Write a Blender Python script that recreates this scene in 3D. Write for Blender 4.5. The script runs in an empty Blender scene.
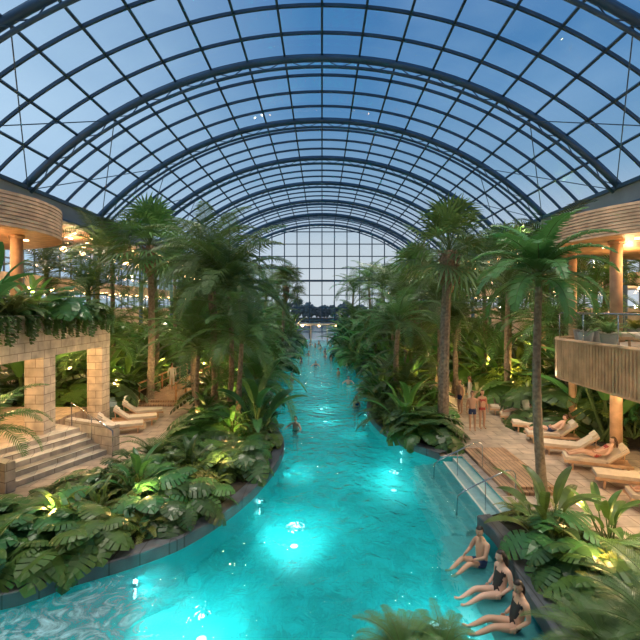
import bpy, math, random
from mathutils import Vector, Matrix
random.seed(7)
R=random.random
def U(a,b): return a+(b-a)*R()
sc=bpy.context.scene
COL=sc.collection
# ---------------------------------------------------------------- materials
def nodes(m):
    m.use_nodes=True
    nt=m.node_tree
    return nt,nt.nodes,nt.links
def mat(name,col,rough=.6,metal=0,noise=0,nscale=5,emis=None,estr=0,bump=0,bscale=20,spec=.5):
    m=bpy.data.materials.new(name); nt,N,L=nodes(m); b=N['Principled BSDF']
    b.inputs['Base Color'].default_value=(*col,1); b.inputs['Roughness'].default_value=rough
    b.inputs['Metallic'].default_value=metal; b.inputs['Specular IOR Level'].default_value=spec
    if noise:
        tc=N.new('ShaderNodeTexCoord'); n=N.new('ShaderNodeTexNoise'); n.inputs['Scale'].default_value=nscale
        n.inputs['Detail'].default_value=4
        L.new(tc.outputs['Object'],n.inputs['Vector'])
        r=N.new('ShaderNodeMapRange'); r.inputs[1].default_value=.3; r.inputs[2].default_value=.7
        r.inputs[3].default_value=1-noise; r.inputs[4].default_value=1+noise
        L.new(n.outputs['Fac'],r.inputs[0])
        h=N.new('ShaderNodeHueSaturation'); h.inputs['Color'].default_value=(*col,1)
        L.new(r.outputs[0],h.inputs['Value']); L.new(h.outputs[0],b.inputs['Base Color'])
    if bump:
        tc=N.new('ShaderNodeTexCoord'); n=N.new('ShaderNodeTexNoise'); n.inputs['Scale'].default_value=bscale
        L.new(tc.outputs['Object'],n.inputs['Vector'])
        bp=N.new('ShaderNodeBump'); bp.inputs['Strength'].default_value=bump
        L.new(n.outputs['Fac'],bp.inputs['Height']); L.new(bp.outputs[0],b.inputs['Normal'])
    if emis:
        b.inputs['Emission Color'].default_value=(*emis,1); b.inputs['Emission Strength'].default_value=estr
    return m
def leafmat(name,col,trans=.25,rough=.42):
    m=bpy.data.materials.new(name); nt,N,L=nodes(m); b=N['Principled BSDF']; out=N['Material Output']
    oi=N.new('ShaderNodeObjectInfo'); tc=N.new('ShaderNodeTexCoord'); n=N.new('ShaderNodeTexNoise')
    n.inputs['Scale'].default_value=3; L.new(tc.outputs['Object'],n.inputs['Vector'])
    a=N.new('ShaderNodeMath'); a.operation='ADD'; L.new(oi.outputs['Random'],a.inputs[0]); L.new(n.outputs['Fac'],a.inputs[1])
    r=N.new('ShaderNodeMapRange'); r.inputs[1].default_value=.3; r.inputs[2].default_value=1.7; r.inputs[3].default_value=.45; r.inputs[4].default_value=1.7
    L.new(a.outputs[0],r.inputs[0])
    r2=N.new('ShaderNodeMapRange'); r2.inputs[3].default_value=.455; r2.inputs[4].default_value=.515; L.new(oi.outputs['Random'],r2.inputs[0])
    h=N.new('ShaderNodeHueSaturation'); h.inputs['Color'].default_value=(*col,1)
    L.new(r.outputs[0],h.inputs['Value']); L.new(r2.outputs[0],h.inputs['Hue']); L.new(h.outputs[0],b.inputs['Base Color'])
    b.inputs['Roughness'].default_value=rough; b.inputs['Specular IOR Level'].default_value=.5
    t=N.new('ShaderNodeBsdfTranslucent'); L.new(h.outputs[0],t.inputs['Color'])
    mx=N.new('ShaderNodeMixShader'); mx.inputs[0].default_value=trans
    L.new(b.outputs[0],mx.inputs[1]); L.new(t.outputs[0],mx.inputs[2]); L.new(mx.outputs[0],out.inputs['Surface'])
    return m
def brickmat(name,c1,c2,mortar,bw,bh,axis='xy',rough=.6,msize=.015,bump=.2):
    m=bpy.data.materials.new(name); nt,N,L=nodes(m); b=N['Principled BSDF']
    tc=N.new('ShaderNodeTexCoord'); s=N.new('ShaderNodeSeparateXYZ'); L.new(tc.outputs['Object'],s.inputs[0])
    cb=N.new('ShaderNodeCombineXYZ')
    if axis=='xy': L.new(s.outputs[0],cb.inputs[0]); L.new(s.outputs[1],cb.inputs[1])
    else:
        ad=N.new('ShaderNodeMath'); ad.operation='ADD'; L.new(s.outputs[0],ad.inputs[0]); L.new(s.outputs[1],ad.inputs[1])
        L.new(ad.outputs[0],cb.inputs[0]); L.new(s.outputs[2],cb.inputs[1])
    br=N.new('ShaderNodeTexBrick'); br.inputs['Scale'].default_value=1; br.inputs['Brick Width'].default_value=bw; br.inputs['Row Height'].default_value=bh
    br.inputs['Mortar Size'].default_value=msize; br.inputs['Color1'].default_value=(*c1,1); br.inputs['Color2'].default_value=(*c2,1); br.inputs['Mortar'].default_value=(*mortar,1)
    L.new(cb.outputs[0],br.inputs['Vector'])
    n=N.new('ShaderNodeTexNoise'); n.inputs['Scale'].default_value=2.5; n.inputs['Detail'].default_value=6; L.new(tc.outputs['Object'],n.inputs['Vector'])
    r=N.new('ShaderNodeMapRange'); r.inputs[1].default_value=.3; r.inputs[2].default_value=.7; r.inputs[3].default_value=.7; r.inputs[4].default_value=1.25
    L.new(n.outputs['Fac'],r.inputs[0]); h=N.new('ShaderNodeHueSaturation'); L.new(br.outputs['Color'],h.inputs['Color']); L.new(r.outputs[0],h.inputs['Value'])
    L.new(h.outputs[0],b.inputs['Base Color']); b.inputs['Roughness'].default_value=rough
    bp=N.new('ShaderNodeBump'); bp.inputs['Strength'].default_value=bump; bp.inputs['Distance'].default_value=.02; L.new(br.outputs['Fac'],bp.inputs['Height']); bp.invert=True
    L.new(bp.outputs[0],b.inputs['Normal'])
    return m
def glassmat(name,tint,refl=.06,rough=.02,hi=.45):
    m=bpy.data.materials.new(name); nt,N,L=nodes(m); N.remove(N['Principled BSDF']); out=N['Material Output']
    t=N.new('ShaderNodeBsdfTransparent'); t.inputs[0].default_value=(*tint,1)
    g=N.new('ShaderNodeBsdfGlossy'); g.inputs['Roughness'].default_value=rough
    lw=N.new('ShaderNodeLayerWeight'); lw.inputs[0].default_value=.25
    mr=N.new('ShaderNodeMapRange'); mr.inputs[3].default_value=refl; mr.inputs[4].default_value=hi; L.new(lw.outputs['Facing'],mr.inputs[0])
    mx=N.new('ShaderNodeMixShader'); L.new(mr.outputs[0],mx.inputs[0]); L.new(t.outputs[0],mx.inputs[1]); L.new(g.outputs[0],mx.inputs[2]); L.new(mx.outputs[0],out.inputs['Surface'])
    return m
M_steel=mat('blue_grey_steel',(.055,.12,.20),.4,.2,noise=.15,nscale=.6)
M_mull=mat('mullion_dark_steel',(.035,.08,.14),.45,.2)
M_fascia=mat('grey_fascia',(.30,.33,.36),.6,noise=.15,nscale=.8)
M_glass=glassmat('roof_glass',(.92,.96,1),.02,hi=.2)
M_cglass=glassmat('clear_glass',(.95,.98,.98),.05)
M_pave=brickmat('sandstone_paving',(.42,.35,.28),(.54,.45,.36),(.20,.16,.12),.95,.6,rough=.45)
M_trav=brickmat('travertine_blocks',(.52,.46,.38),(.66,.59,.49),(.32,.27,.21),.7,.33,axis='w',rough=.7,bump=.4)
M_wood=mat('cedar_wood',(.46,.25,.12),.5,noise=.35,nscale=3)
M_wood2=mat('oak_slat',(.58,.37,.22),.5,noise=.3,nscale=2)
M_deck=brickmat('timber_planks',(.36,.22,.13),(.46,.29,.17),(.08,.05,.03),.14,3.0,rough=.5,msize=.012)
M_conc=mat('pale_plaster',(.42,.38,.33),.8,noise=.12,nscale=1)
M_soil=mat('dark_soil',(.035,.028,.015),.95,noise=.4,nscale=6,bump=.6)
M_curb=brickmat('slate_curb',(.07,.08,.09),(.11,.12,.13),(.04,.04,.04),.5,5,rough=.4)
M_poolf=brickmat('turquoise_pool_tiles',(.015,.48,.50),(.025,.57,.58),(.01,.38,.41),.6,.6,rough=.5,msize=.012,bump=.05)
M_poolw=mat('pool_wall_tiles',(.03,.44,.46),.4,noise=.1,nscale=2)
M_step=mat('pool_step_stone',(.30,.50,.50),.5,noise=.1)
M_nose=mat('pale_step_edge',(.62,.66,.62),.6)
M_chrome=mat('polished_steel',(.6,.62,.64),.2,1)
M_cush=mat('cream_cushion',(.66,.58,.47),.85,noise=.08)
M_warm=mat('warm_lamp',(1,.7,.4),.5,emis=(1,.62,.28),estr=16)
M_pooll=mat('pool_lamp_lens',(.9,1,1),.3,emis=(.8,1,.98),estr=5)
M_trunk=mat('palm_bark',(.25,.20,.145),.9,noise=.4,nscale=9,bump=.8,bscale=14)
M_fiber=mat('palm_fibre',(.26,.17,.095),.95,noise=.5,nscale=12,bump=1,bscale=25)
M_frond=leafmat('palm_frond_green',(.085,.19,.05))
M_frond2=leafmat('fan_frond_green',(.10,.19,.05))
M_leafd=leafmat('leaf_dark_green',(.045,.14,.04),.2,.3)
M_leafm=leafmat('leaf_mid_green',(.085,.20,.045),.28,.35)
M_leafl=leafmat('leaf_bright_green',(.20,.29,.05),.3)
M_stem=mat('green_stem',(.09,.15,.04),.6)
M_rock=mat('grey_boulder',(.20,.18,.15),.9,noise=.4,nscale=4,bump=.8,bscale=6)
M_pot=mat('white_pot',(.5,.48,.44),.5)
M_tree=mat('hazy_tree_leaf',(.16,.19,.20),.9,noise=.3,nscale=2)  # distance haze mixed into the leaf colour
M_lake=mat('lake_water',(.10,.14,.17),.15)
def watermat():
    m=bpy.data.materials.new('pool_water'); nt,N,L=nodes(m); N.remove(N['Principled BSDF']); out=N['Material Output']
    tc=N.new('ShaderNodeTexCoord')
    mp=N.new('ShaderNodeMapping'); mp.inputs['Scale'].default_value=(1,.8,1); L.new(tc.outputs['Object'],mp.inputs[0])
    n1=N.new('ShaderNodeTexNoise'); n1.inputs['Scale'].default_value=2.6; n1.inputs['Detail'].default_value=3; n1.inputs['Distortion'].default_value=.6; L.new(mp.outputs[0],n1.inputs['Vector'])
    n2=N.new('ShaderNodeTexVoronoi'); n2.feature='SMOOTH_F1'; n2.inputs['Scale'].default_value=2.4; L.new(mp.outputs[0],n2.inputs['Vector'])
    ad=N.new('ShaderNodeMath'); ad.operation='MULTIPLY_ADD'; L.new(n2.outputs['Distance'],ad.inputs[0]); ad.inputs[1].default_value=.6; L.new(n1.outputs['Fac'],ad.inputs[2])
    bp=N.new('ShaderNodeBump'); bp.inputs['Strength'].default_value=.8; bp.inputs['Distance'].default_value=.18; L.new(ad.outputs[0],bp.inputs['Height'])
    tr=N.new('ShaderNodeBsdfTransparent'); tr.inputs[0].default_value=(.58,.98,.985,1)
    rf=N.new('ShaderNodeBsdfRefraction'); rf.inputs['IOR'].default_value=1.28; rf.inputs['Color'].default_value=(.58,.98,.985,1); rf.inputs['Roughness'].default_value=.08; L.new(bp.outputs[0],rf.inputs['Normal'])
    m1=N.new('ShaderNodeMixShader'); m1.inputs[0].default_value=.7; L.new(tr.outputs[0],m1.inputs[1]); L.new(rf.outputs[0],m1.inputs[2])
    gl=N.new('ShaderNodeBsdfGlossy'); gl.inputs['Roughness'].default_value=.06; L.new(bp.outputs[0],gl.inputs['Normal'])
    fr=N.new('ShaderNodeFresnel'); fr.inputs['IOR'].default_value=1.33; L.new(bp.outputs[0],fr.inputs['Normal'])
    m2=N.new('ShaderNodeMixShader'); L.new(fr.outputs[0],m2.inputs[0]); L.new(m1.outputs[0],m2.inputs[1]); L.new(gl.outputs[0],m2.inputs[2])
    # whirlpool froth: bubbles and streaks around the jets
    sb=N.new('ShaderNodeVectorMath'); sb.operation='DISTANCE'; L.new(tc.outputs['Object'],sb.inputs[0]); sb.inputs[1].default_value=(-5.2,6.9,-.2)
    mr=N.new('ShaderNodeMapRange'); mr.inputs[1].default_value=.6; mr.inputs[2].default_value=3.3; mr.inputs[3].default_value=1; mr.inputs[4].default_value=0; L.new(sb.outputs['Value'],mr.inputs[0])
    fn=N.new('ShaderNodeTexNoise'); fn.inputs['Scale'].default_value=1.6; fn.inputs['Detail'].default_value=12; fn.inputs['Roughness'].default_value=.7; fn.inputs['Distortion'].default_value=2.5; L.new(tc.outputs['Object'],fn.inputs['Vector'])
    mr2=N.new('ShaderNodeMapRange'); mr2.inputs[1].default_value=.38; mr2.inputs[2].default_value=.66; L.new(fn.outputs['Fac'],mr2.inputs[0])
    mu=N.new('ShaderNodeMath'); mu.operation='MULTIPLY'; L.new(mr.outputs[0],mu.inputs[0]); L.new(mr2.outputs[0],mu.inputs[1])
    df=N.new('ShaderNodeBsdfDiffuse'); df.inputs['Color'].default_value=(.85,.93,1,1)
    tl=N.new('ShaderNodeBsdfTranslucent'); tl.inputs['Color'].default_value=(.85,.95,1,1)
    dm=N.new('ShaderNodeMixShader'); dm.inputs[0].default_value=.5; L.new(df.outputs[0],dm.inputs[1]); L.new(tl.outputs[0],dm.inputs[2])
    m3=N.new('ShaderNodeMixShader'); L.new(mu.outputs[0],m3.inputs[0]); L.new(m2.outputs[0],m3.inputs[1]); L.new(dm.outputs[0],m3.inputs[2])
    L.new(m3.outputs[0],out.inputs['Surface'])
    return m
M_water=watermat()
# ---------------------------------------------------------------- mesh builder
class MB:
    def __init__(s): s.v=[];s.f=[];s.m=[]
    def add(s,vs,fs,mi=0):
        o=len(s.v); s.v+= [tuple(v) for v in vs]; s.f+=[tuple(i+o for i in f) for f in fs]; s.m+=[mi]*len(fs)
    def box(s,c,d,mi=0,rz=0,M=None):
        x,y,z=d[0]/2,d[1]/2,d[2]/2
        vs=[Vector((a*x,b*y,e*z)) for e in(-1,1) for b in(-1,1) for a in(-1,1)]
        if rz: rm=Matrix.Rotation(rz,3,'Z'); vs=[rm@v for v in vs]
        if M is not None: vs=[M@v for v in vs]
        c=Vector(c); vs=[v+c for v in vs]
        s.add(vs,[(0,2,3,1),(4,5,7,6),(0,1,5,4),(2,6,7,3),(0,4,6,2),(1,3,7,5)],mi)
    def tube(s,pts,rad,n=8,mi=0,cap=True,sx=1.0):
        pts=[Vector(p) for p in pts]
        if not hasattr(rad,'__len__'): rad=[rad]*len(pts)
        vs=[];prev=None
        for i,p in enumerate(pts):
            t=(pts[min(i+1,len(pts)-1)]-pts[max(i-1,0)]).normalized()
            if prev is None: a=t.cross(Vector((0,0,1)) if abs(t.z)<.9 else Vector((0,1,0))).normalized()
            else: a=(prev-t*prev.dot(t)).normalized()
            prev=a; b=t.cross(a)
            for k in range(n):
                w=2*math.pi*k/n; vs.append(p+a*(math.cos(w)*rad[i])+b*(math.sin(w)*rad[i]*sx))
        fs=[(i*n+k,i*n+(k+1)%n,(i+1)*n+(k+1)%n,(i+1)*n+k) for i in range(len(pts)-1) for k in range(n)]
        if cap: fs+=[tuple(reversed(range(n))),tuple(range((len(pts)-1)*n,len(pts)*n))]
        s.add(vs,fs,mi)
    def ell(s,c,r,mi=0,nu=12,nv=8,M=None):
        c=Vector(c);vs=[]
        for j in range(nv+1):
            ph=math.pi*j/nv
            for i in range(nu):
                th=2*math.pi*i/nu; v=Vector((r[0]*math.sin(ph)*math.cos(th),r[1]*math.sin(ph)*math.sin(th),r[2]*math.cos(ph)))
                if M is not None: v=M@v
                vs.append(v+c)
        s.add(vs,[(j*nu+i,(j+1)*nu+i,(j+1)*nu+(i+1)%nu,j*nu+(i+1)%nu) for j in range(nv) for i in range(nu)],mi)
    def mesh(s,name,mats,smooth=False):
        me=bpy.data.meshes.new(name); me.from_pydata(s.v,[],s.f)
        for m in mats: me.materials.append(m)
        me.polygons.foreach_set('material_index',s.m)
        if smooth: me.polygons.foreach_set('use_smooth',[True]*len(s.f))
        me.update(); return me
    def obj(s,name,mats,smooth=False,loc=(0,0,0),rz=0,parent=None,bevel=0):
        o=bpy.data.objects.new(name,s.mesh(name,mats,smooth)); o.location=loc; o.rotation_euler=(0,0,rz); COL.objects.link(o)
        if parent: o.parent=parent
        if bevel:
            b=o.modifiers.new('bev','BEVEL'); b.width=bevel; b.segments=2; b.limit_method='ANGLE'
        return o
def inst(name,me,loc,rz=0,s=1,parent=None,tilt=(0,0)):
    o=bpy.data.objects.new(name,me); o.location=loc; o.rotation_euler=(tilt[0],tilt[1],rz); o.scale=(s,s,s) if not hasattr(s,'__len__') else s
    COL.objects.link(o)
    if parent: o.parent=parent
    return o
def empty(name,loc=(0,0,0)):
    o=bpy.data.objects.new(name,None); o.location=loc; COL.objects.link(o); return o
def plight(name,loc,W,col=(1,.62,.30),rad=.15,kind='POINT',size=1,rot=None,spot=None,parent=None,blend=.6):
    l=bpy.data.lights.new(name,kind); l.energy=W; l.color=col
    l.shadow_soft_size=rad
    if kind=='SPOT': l.spot_size=spot or 2.0; l.spot_blend=blend
    o=bpy.data.objects.new(name,l); o.location=loc
    if rot: o.rotation_euler=rot
    COL.objects.link(o)
    if parent: o.parent=parent
    return o
# ---------------------------------------------------------------- pool banks
def herm(pts,y):
    if y<=pts[0][0]: return pts[0][1]
    if y>=pts[-1][0]: return pts[-1][1]
    for i in range(len(pts)-1):
        if pts[i][0]<=y<=pts[i+1][0]: break
    def tg(k):
        if k==0 or k==len(pts)-1:
            a,b=(0,1) if k==0 else (k-1,k); return (pts[b][1]-pts[a][1])/(pts[b][0]-pts[a][0])
        return (pts[k+1][1]-pts[k-1][1])/(pts[k+1][0]-pts[k-1][0])
    h=pts[i+1][0]-pts[i][0]; t=(y-pts[i][0])/h
    m0,m1=tg(i)*h,tg(i+1)*h
    return (2*t**3-3*t*t+1)*pts[i][1]+(t**3-2*t*t+t)*m0+(-2*t**3+3*t*t)*pts[i+1][1]+(t**3-t*t)*m1
LB=[(2,-17),(5,-13.5),(7,-9.3),(8.1,-6.0),(8.7,-5.2),(9.35,-4.2),(10.1,-3.35),(11.6,-2.5),(13.5,-1.9),(15.8,-1.55),(17.5,-1.6),(19.7,-2.15),(23,-3.2),(27.6,-3.85),(35.8,-3.5),(44,-4.3),(54.5,-4.0),(70,-3.6),(77.4,-3.4)]
RN=[(2,3.9),(6.5,3.9),(8.2,3.95),(9.3,4.1),(10.3,4.2),(11.0,4.1),(11.2,4.05)]
RF=[(16,4.4),(16.8,3.8),(17.8,3.2),(20,2.6),(23,2.45),(26.7,3.0),(31,3.8),(37.5,3.3),(44,2.5),(54.5,2.5),(70,2.6),(77.4,2.6)]
def xl(y): return herm(LB,y)
def xr(y):
    if y<=11.2: return herm(RN,y)
    if y<15.95: return 5.2
    return herm(RF,y)
YS=[]; y=2.0
while y<30: YS.append(round(y,3)); y+=.2
while y<77.3: YS.append(round(y,3)); y+=.8
YS+= [77.4,11.21,15.949,15.951]; YS=sorted(set(YS))
WX=25.0; Y0=-4.0; Y1=77.4
mb=MB()
for a,b in zip(YS[:-1],YS[1:]):
    mb.add([(-WX,a,0),(xl(a),a,0),(xl(b),b,0),(-WX,b,0)],[(0,1,2,3)])
    mb.add([(xr(a),a,0),(WX,a,0),(WX,b,0),(xr(b),b,0)],[(0,1,2,3)])
mb.add([(-WX,Y0,0),(WX,Y0,0),(WX,2,0),(-WX,2,0)],[(0,1,2,3)])
mb.obj('floor',[M_pave])
mb=MB()
for a,b in zip(YS[:-1],YS[1:]):
    for X in(xl,xr): mb.add([(X(a),a,0),(X(b),b,0),(X(b),b,-1.5),(X(a),a,-1.5)],[(0,1,2,3)])
mb.add([(-17,2,0),(4.2,2,0),(4.2,2,-1.5),(-17,2,-1.5)],[(0,1,2,3)])
mb.obj('pool_lining',[M_poolw])
mb=MB(); mb.add([(-18,1.5,-1.4),(8,1.5,-1.4),(8,77.6,-1.4),(-18,77.6,-1.4)],[(0,1,2,3)]); mb.obj('pool_floor',[M_poolf])
mb=MB()
for a,b in zip(YS[:-1],YS[1:]): mb.add([(xl(a),a,-.2),(xr(a),a,-.2),(xr(b),b,-.2),(xl(b),b,-.2)],[(0,1,2,3)])
mb.obj('pool_water',[M_water])
def curb(name,P,w=.34,h=.13):
    mb=MB(); P=[Vector((p[0],p[1],0)) for p in P]; vs=[]
    for i,p in enumerate(P):
        t=(P[min(i+1,len(P)-1)]-P[max(i-1,0)]).normalized(); n=Vector((-t.y,t.x,0))
        for o,z in((-.05,-.16),(-.05,h-.02),(-.02,h),(w-.02,h),(w,h-.02),(w,-.02)): vs.append(p+n*o+Vector((0,0,z)))
    mb.add(vs,[(i*6+k,i*6+k+1,(i+1)*6+k+1,(i+1)*6+k) for i in range(len(P)-1) for k in range(5)])
    return mb.obj(name,[M_curb])
ysl=[2+.2*i for i in range(377)]
curb('stone_curb',[(xl(y),y) for y in ysl if y<77])
curb('stone_curb',[(xr(y),y) for y in reversed([2+.15*i for i in range(62)])]+[])
curb('stone_curb',[(xr(y),y) for y in reversed([15.96+.25*i for i in range(245)])])
mb=MB()
for i in range(5):
    x1=5.2-.36*i; zt=-.06-.13*i
    mb.box(((x1-.18),13.58,(zt-1.4)/2),(.36,4.72,zt+1.4),0)
    mb.box((x1-.33,13.58,zt+.005),(.06,4.7,.014),1)
mb.obj('pool_steps',[M_step,M_nose])
mb=MB(); mb.box((3.45,8.4,-.85),(.9,4.9,1.1)); mb.obj('underwater_bench',[M_step])
for yy in (12.1,14.6):
    mb=MB(); mb.tube([(5.45,yy,.1),(5.45,yy,.80),(5.38,yy,.92),(5.2,yy,.93),(4.3,yy,.50),(3.95,yy,.32),(3.82,yy,.2),(3.78,yy,-.5)],.02,8,0)
    mb.tube([(4.6,yy,.63),(4.6,yy,-.35)],.016,8,0); mb.obj('pool_handrail',[M_chrome],True)
# ---------------------------------------------------------------- shell
RR=24.7; ZC=-4.0; TH=math.asin(18/RR)
def vp(th,off=0): return Vector(((RR+off)*math.sin(th),0,ZC+(RR+off)*math.cos(th)))
def arch(mb,y,off,w,d,mi=0,n=40):
    vs=[]
    for i in range(n+1):
        th=-TH+2*TH*i/n
        for dy,dr in((-w/2,0),(w/2,0),(w/2,-d),(-w/2,-d)):
            p=vp(th,off+dr); vs.append((p.x,y+dy,p.z))
    mb.add(vs,[(i*4+k,i*4+(k+1)%4,(i+1)*4+(k+1)%4,(i+1)*4+k) for i in range(n) for k in range(4)],mi)
mb=MB()
for i in range(48):
    a=-TH+2*TH*i/48;b=-TH+2*TH*(i+1)/48; p,q=vp(a,.05),vp(b,.05)
    mb.add([(p.x,Y0,p.z),(q.x,Y0,q.z),(q.x,Y1,q.z),(p.x,Y1,p.z)],[(0,1,2,3)])
mb.obj('ceiling',[M_glass],True)
mb=MB()
arches=[8.6*k for k in range(0,10)]
y=0
while y<Y1+.1:
    arch(mb,y,.03,.12,.16); y+=2.15
NL=18
for i in range(NL+1):
    th=-TH+2*TH*i/NL; p=vp(th,0); M=Matrix.Rotation(-0+th,3,'Y')
    mb.box((p.x,(Y0+Y1)/2,p.z-.02),(.12,Y1-Y0,.18),0,M=M)
mb.obj('roof_glazing_bars',[M_mull])
for y in arches:
    mb=MB()
    n=36
    up=[vp(-TH+2*TH*i/n,-.22)+Vector((0,y,0)) for i in range(n+1)]
    lo=[vp(-TH+2*TH*i/n,-.72)+Vector((0,y,0)) for i in range(n+1)]
    mb.tube(up,.21,10,0); mb.tube(lo,.10,8,0)
    for i in range(0,n,2):
        mb.tube([up[i],lo[i+1]],.03,5,0,False); mb.tube([lo[i+1],up[i+2]],.03,5,0,False)
    mb.obj('roof_arch_truss',[M_steel],True)
mb=MB()
for y in arches[1:-1]:
    for s in(-1,1):
        for (i0,i1) in ((0,3),(3,0)):
            a=vp(s*TH*(1-i0/8*.9),-.5)+Vector((0,y,0)); b=vp(s*TH*(1-i1/8*.9),-.5)+Vector((0,y+8.6,0)); mb.tube([a,b],.03,5,0,False)
mb.obj('roof_tie_rods',[M_steel])
for s,nm in((-1,'left'),(1,'right')):
    mb=MB(); mb.box((s*18.1,(Y0+Y1)/2,12.15),(.6,Y1-Y0,1.5)); mb.box((s*17.75,(Y0+Y1)/2,12.75),(.3,Y1-Y0,.22),1); mb.box((s*17.75,(Y0+Y1)/2,11.5),(.3,Y1-Y0,.15),1)
    mb.obj('trim_eaves_'+nm,[M_fascia,M_steel])
    mb=MB(); mb.box((s*21.7,(Y0+Y1)/2,11.6),(6.6,Y1-Y0,.3)); 
    mb.obj('ceiling_aisle_'+nm,[M_wood])
    mb=MB(); mb.box((s*21.9,(Y0+Y1)/2+8,7.2),(6.1,Y1-Y0-16,.5)); mb.box((s*18.75,(Y0+Y1)/2+8,7.25),(.12,Y1-Y0-16,.8),1)
    mb.obj('mezzanine_'+nm,[M_conc,M_wood2])
    mb=MB(); mb.box((s*(WX+.1),(Y0+Y1)/2,2.75),(.2,Y1-Y0,5.5)); mb.obj('wall_'+nm,[M_conc])
    mb=MB(); mb.add([(s*WX,Y0,5.5),(s*WX,Y1,5.5),(s*WX,Y1,11.6),(s*WX,Y0,11.6)],[(0,1,2,3)],1)
    y=Y0
    while y<Y1: mb.box((s*WX,y,8.5),(.12,.1,6.2)); y+=1.8
    for z in(5.6,9.5,11.4): mb.box((s*WX,(Y0+Y1)/2,z),(.12,Y1-Y0,.12))
    mb.obj('window_'+('1' if s<0 else '2'),[M_mull,M_cglass])
    for y in arches[1:-1]:
        mb=MB(); mb.tube([(0,0,0),(0,0,11.4)],.2,12,0); mb.box((0,0,11.25),(.6,.6,.3),0); mb.box((0,0,.05),(.6,.6,.1),0)
        mb.obj('steel_column',[M_steel],loc=(s*18.1,y,0))
    mb=MB(); y=8
    while y<76:
        for x in(19.6,21.4,23.2): mb.tube([(s*x,y,11.44),(s*x,y,11.40)],.17,12,0); mb.tube([(s*x,y,6.94),(s*x,y,6.90)],.14,12,0)
        mb.tube([(s*19.6,y+1.2,11.4),(s*19.6,y+1.2,10.1)],.01,4,1); mb.ell((s*19.6,y+1.2,9.95),(.24,.24,.2),0)
        y+=2.6
    mb.obj('aisle_lamp_row',[M_warm,M_mull])
    for y in range(16,76,10):
        plight('aisle_light',(s*20.8,y,10.4),380,rad=.2); plight('aisle_light',(s*20.8,y+4,5.6),300,rad=.2)
mb=MB(); mb.box((0,Y0-.1,8),(2*WX,.2,16)); mb.obj('wall_back',[M_conc])
mb=MB()
def ztop(x): return ZC+math.sqrt(max(RR*RR-x*x,0))
i=-8
while i<=8:
    x=i*2.25; zt=ztop(x); 
    if abs(x)<18.1: mb.box((x,Y1,zt/2+ (0.0)),(.17,.18,zt))
    i+=1
for z in [1.2,3.4,5.6,7.8,10.4,12.6,14.8,17.0,19.2]:
    if z<=12.9: w=18
    else: w=math.sqrt(max(RR*RR-(z-ZC)**2,0))
    mb.box((0,Y1,z),(2*w,.22 if z!=10.4 else .5,.15 if z!=10.4 else .34))
n=40; vs=[];fs=[]
for i in range(n+1):
    x=-18+36*i/n; vs+=[(x,Y1+.02,-.2),(x,Y1+.02,ztop(x))]
fs=[(2*i,2*i+2,2*i+3,2*i+1) for i in range(n)]
mb.add(vs,fs,1)
for s in(-1,1): mb.box((s*21.5,Y1,6),(7,.3,12),0)
mb.obj('window_3',[M_mull,M_cglass])
mb=MB(); mb.box((-.5,72.5,2.7),(9.4,1.4,.3),0)
for x in(-4.6,-1.9,.9,3.6):
    for dy in(-.6,.6): mb.box((x,72.5+dy,1.2),(.22,.22,3.0),0)
mb.box((-.5,71.85,3.4),(9.4,.06,.08),1); mb.box((-.5,71.85,3.1),(9.4,.04,.04),1)
for i in range(13): mb.box((-5.1+i*.77,71.85,3.1),(.05,.05,.65),1)
for x in(-3.3,-.5,2.3): mb.ell((x,71.75,2.5),(.16,.16,.12),2)
mb.obj('footbridge',[M_conc,M_steel,M_warm])
for x in(-3.3,2.3): plight('footbridge_light',(x,71.3,2.4),120,rad=.08)
mb=MB(); mb.add([(-600,78,-.6),(600,78,-.6),(600,900,-.6),(-600,900,-.6)],[(0,1,2,3)]); mb.obj('lake',[M_lake])
mb=MB(); mb.box((0,215,-.2),(900,40,1.0)); mb.obj('lake_shore_ground',[M_soil])
def treemesh():
    mb=MB(); mb.tube([(0,0,0),(0,0,3)],[.35,.25],7,1)
    for k in range(34):
        a=U(0,6.28);r=U(0,2.6);z=U(1.6,7.5); q=(1-abs(z-4.5)/5)
        c=(r*q*math.cos(a)*1.2,r*q*math.sin(a)*1.2,z); s=U(.6,1.2)
        mb.ell(c,(s,s,s*.8),0,8,5,M=Matrix.Rotation(U(0,3),3,'X'))
    return mb.mesh('tree',[M_tree,M_trunk])
TM=[treemesh() for _ in range(3)]
for i in range(70):
    inst('outdoor_tree',random.choice(TM),(-70+i*2.03+U(-.6,.6),U(200,228),.2),U(0,6),U(.7,1.25))
# ---------------------------------------------------------------- left terrace building
mb=MB()
mb.box((-13.9,14.2,4.35),(7.4,13,1.3))
for y in(16.1,20.3): mb.box((-10.55,y,1.85),(.7,.7,3.7))
mb.box((-10.55,9.5,1.85),(.7,.7,3.7)); mb.box((-17.2,20.3,1.85),(.7,.7,3.7)); mb.box((-17.4,14.2,1.85),(.4,13,3.7))
mb.box((-14.6,16.6,1.85),(.4,3.2,3.7))
mb.obj('travertine_terrace_building',[M_trav])
mb=MB(); mb.box((-14.0,14.0,.42),(6.0,12.5,.84)); mb.obj('raised_stone_platform',[M_pave])
mb=MB()
for x in(-11.6,-13.6):
    for y in(11,13.2,15,17.5,19.4): mb.tube([(x,y,3.69),(x,y,3.67)],.09,12,0)
mb.obj('recessed_downlights',[M_warm])
for (x,y) in((-12,11.5),(-12.4,14.3),(-13.2,16.4),(-11.9,19.0)): plight('soffit_light',(x,y,3.4),100,col=(1,.58,.24),rad=.08)
st=MB(); ang=math.atan2(-1.2,2.8)
for i in range(5):
    st.box((-.2-.36*i-.9,0,.085+.17*i),(2.16,3.4,.17)); 
    st.box((-.2-.36*i+.16,0,.17*i+.172),(.05,3.4,.008),1)
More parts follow.
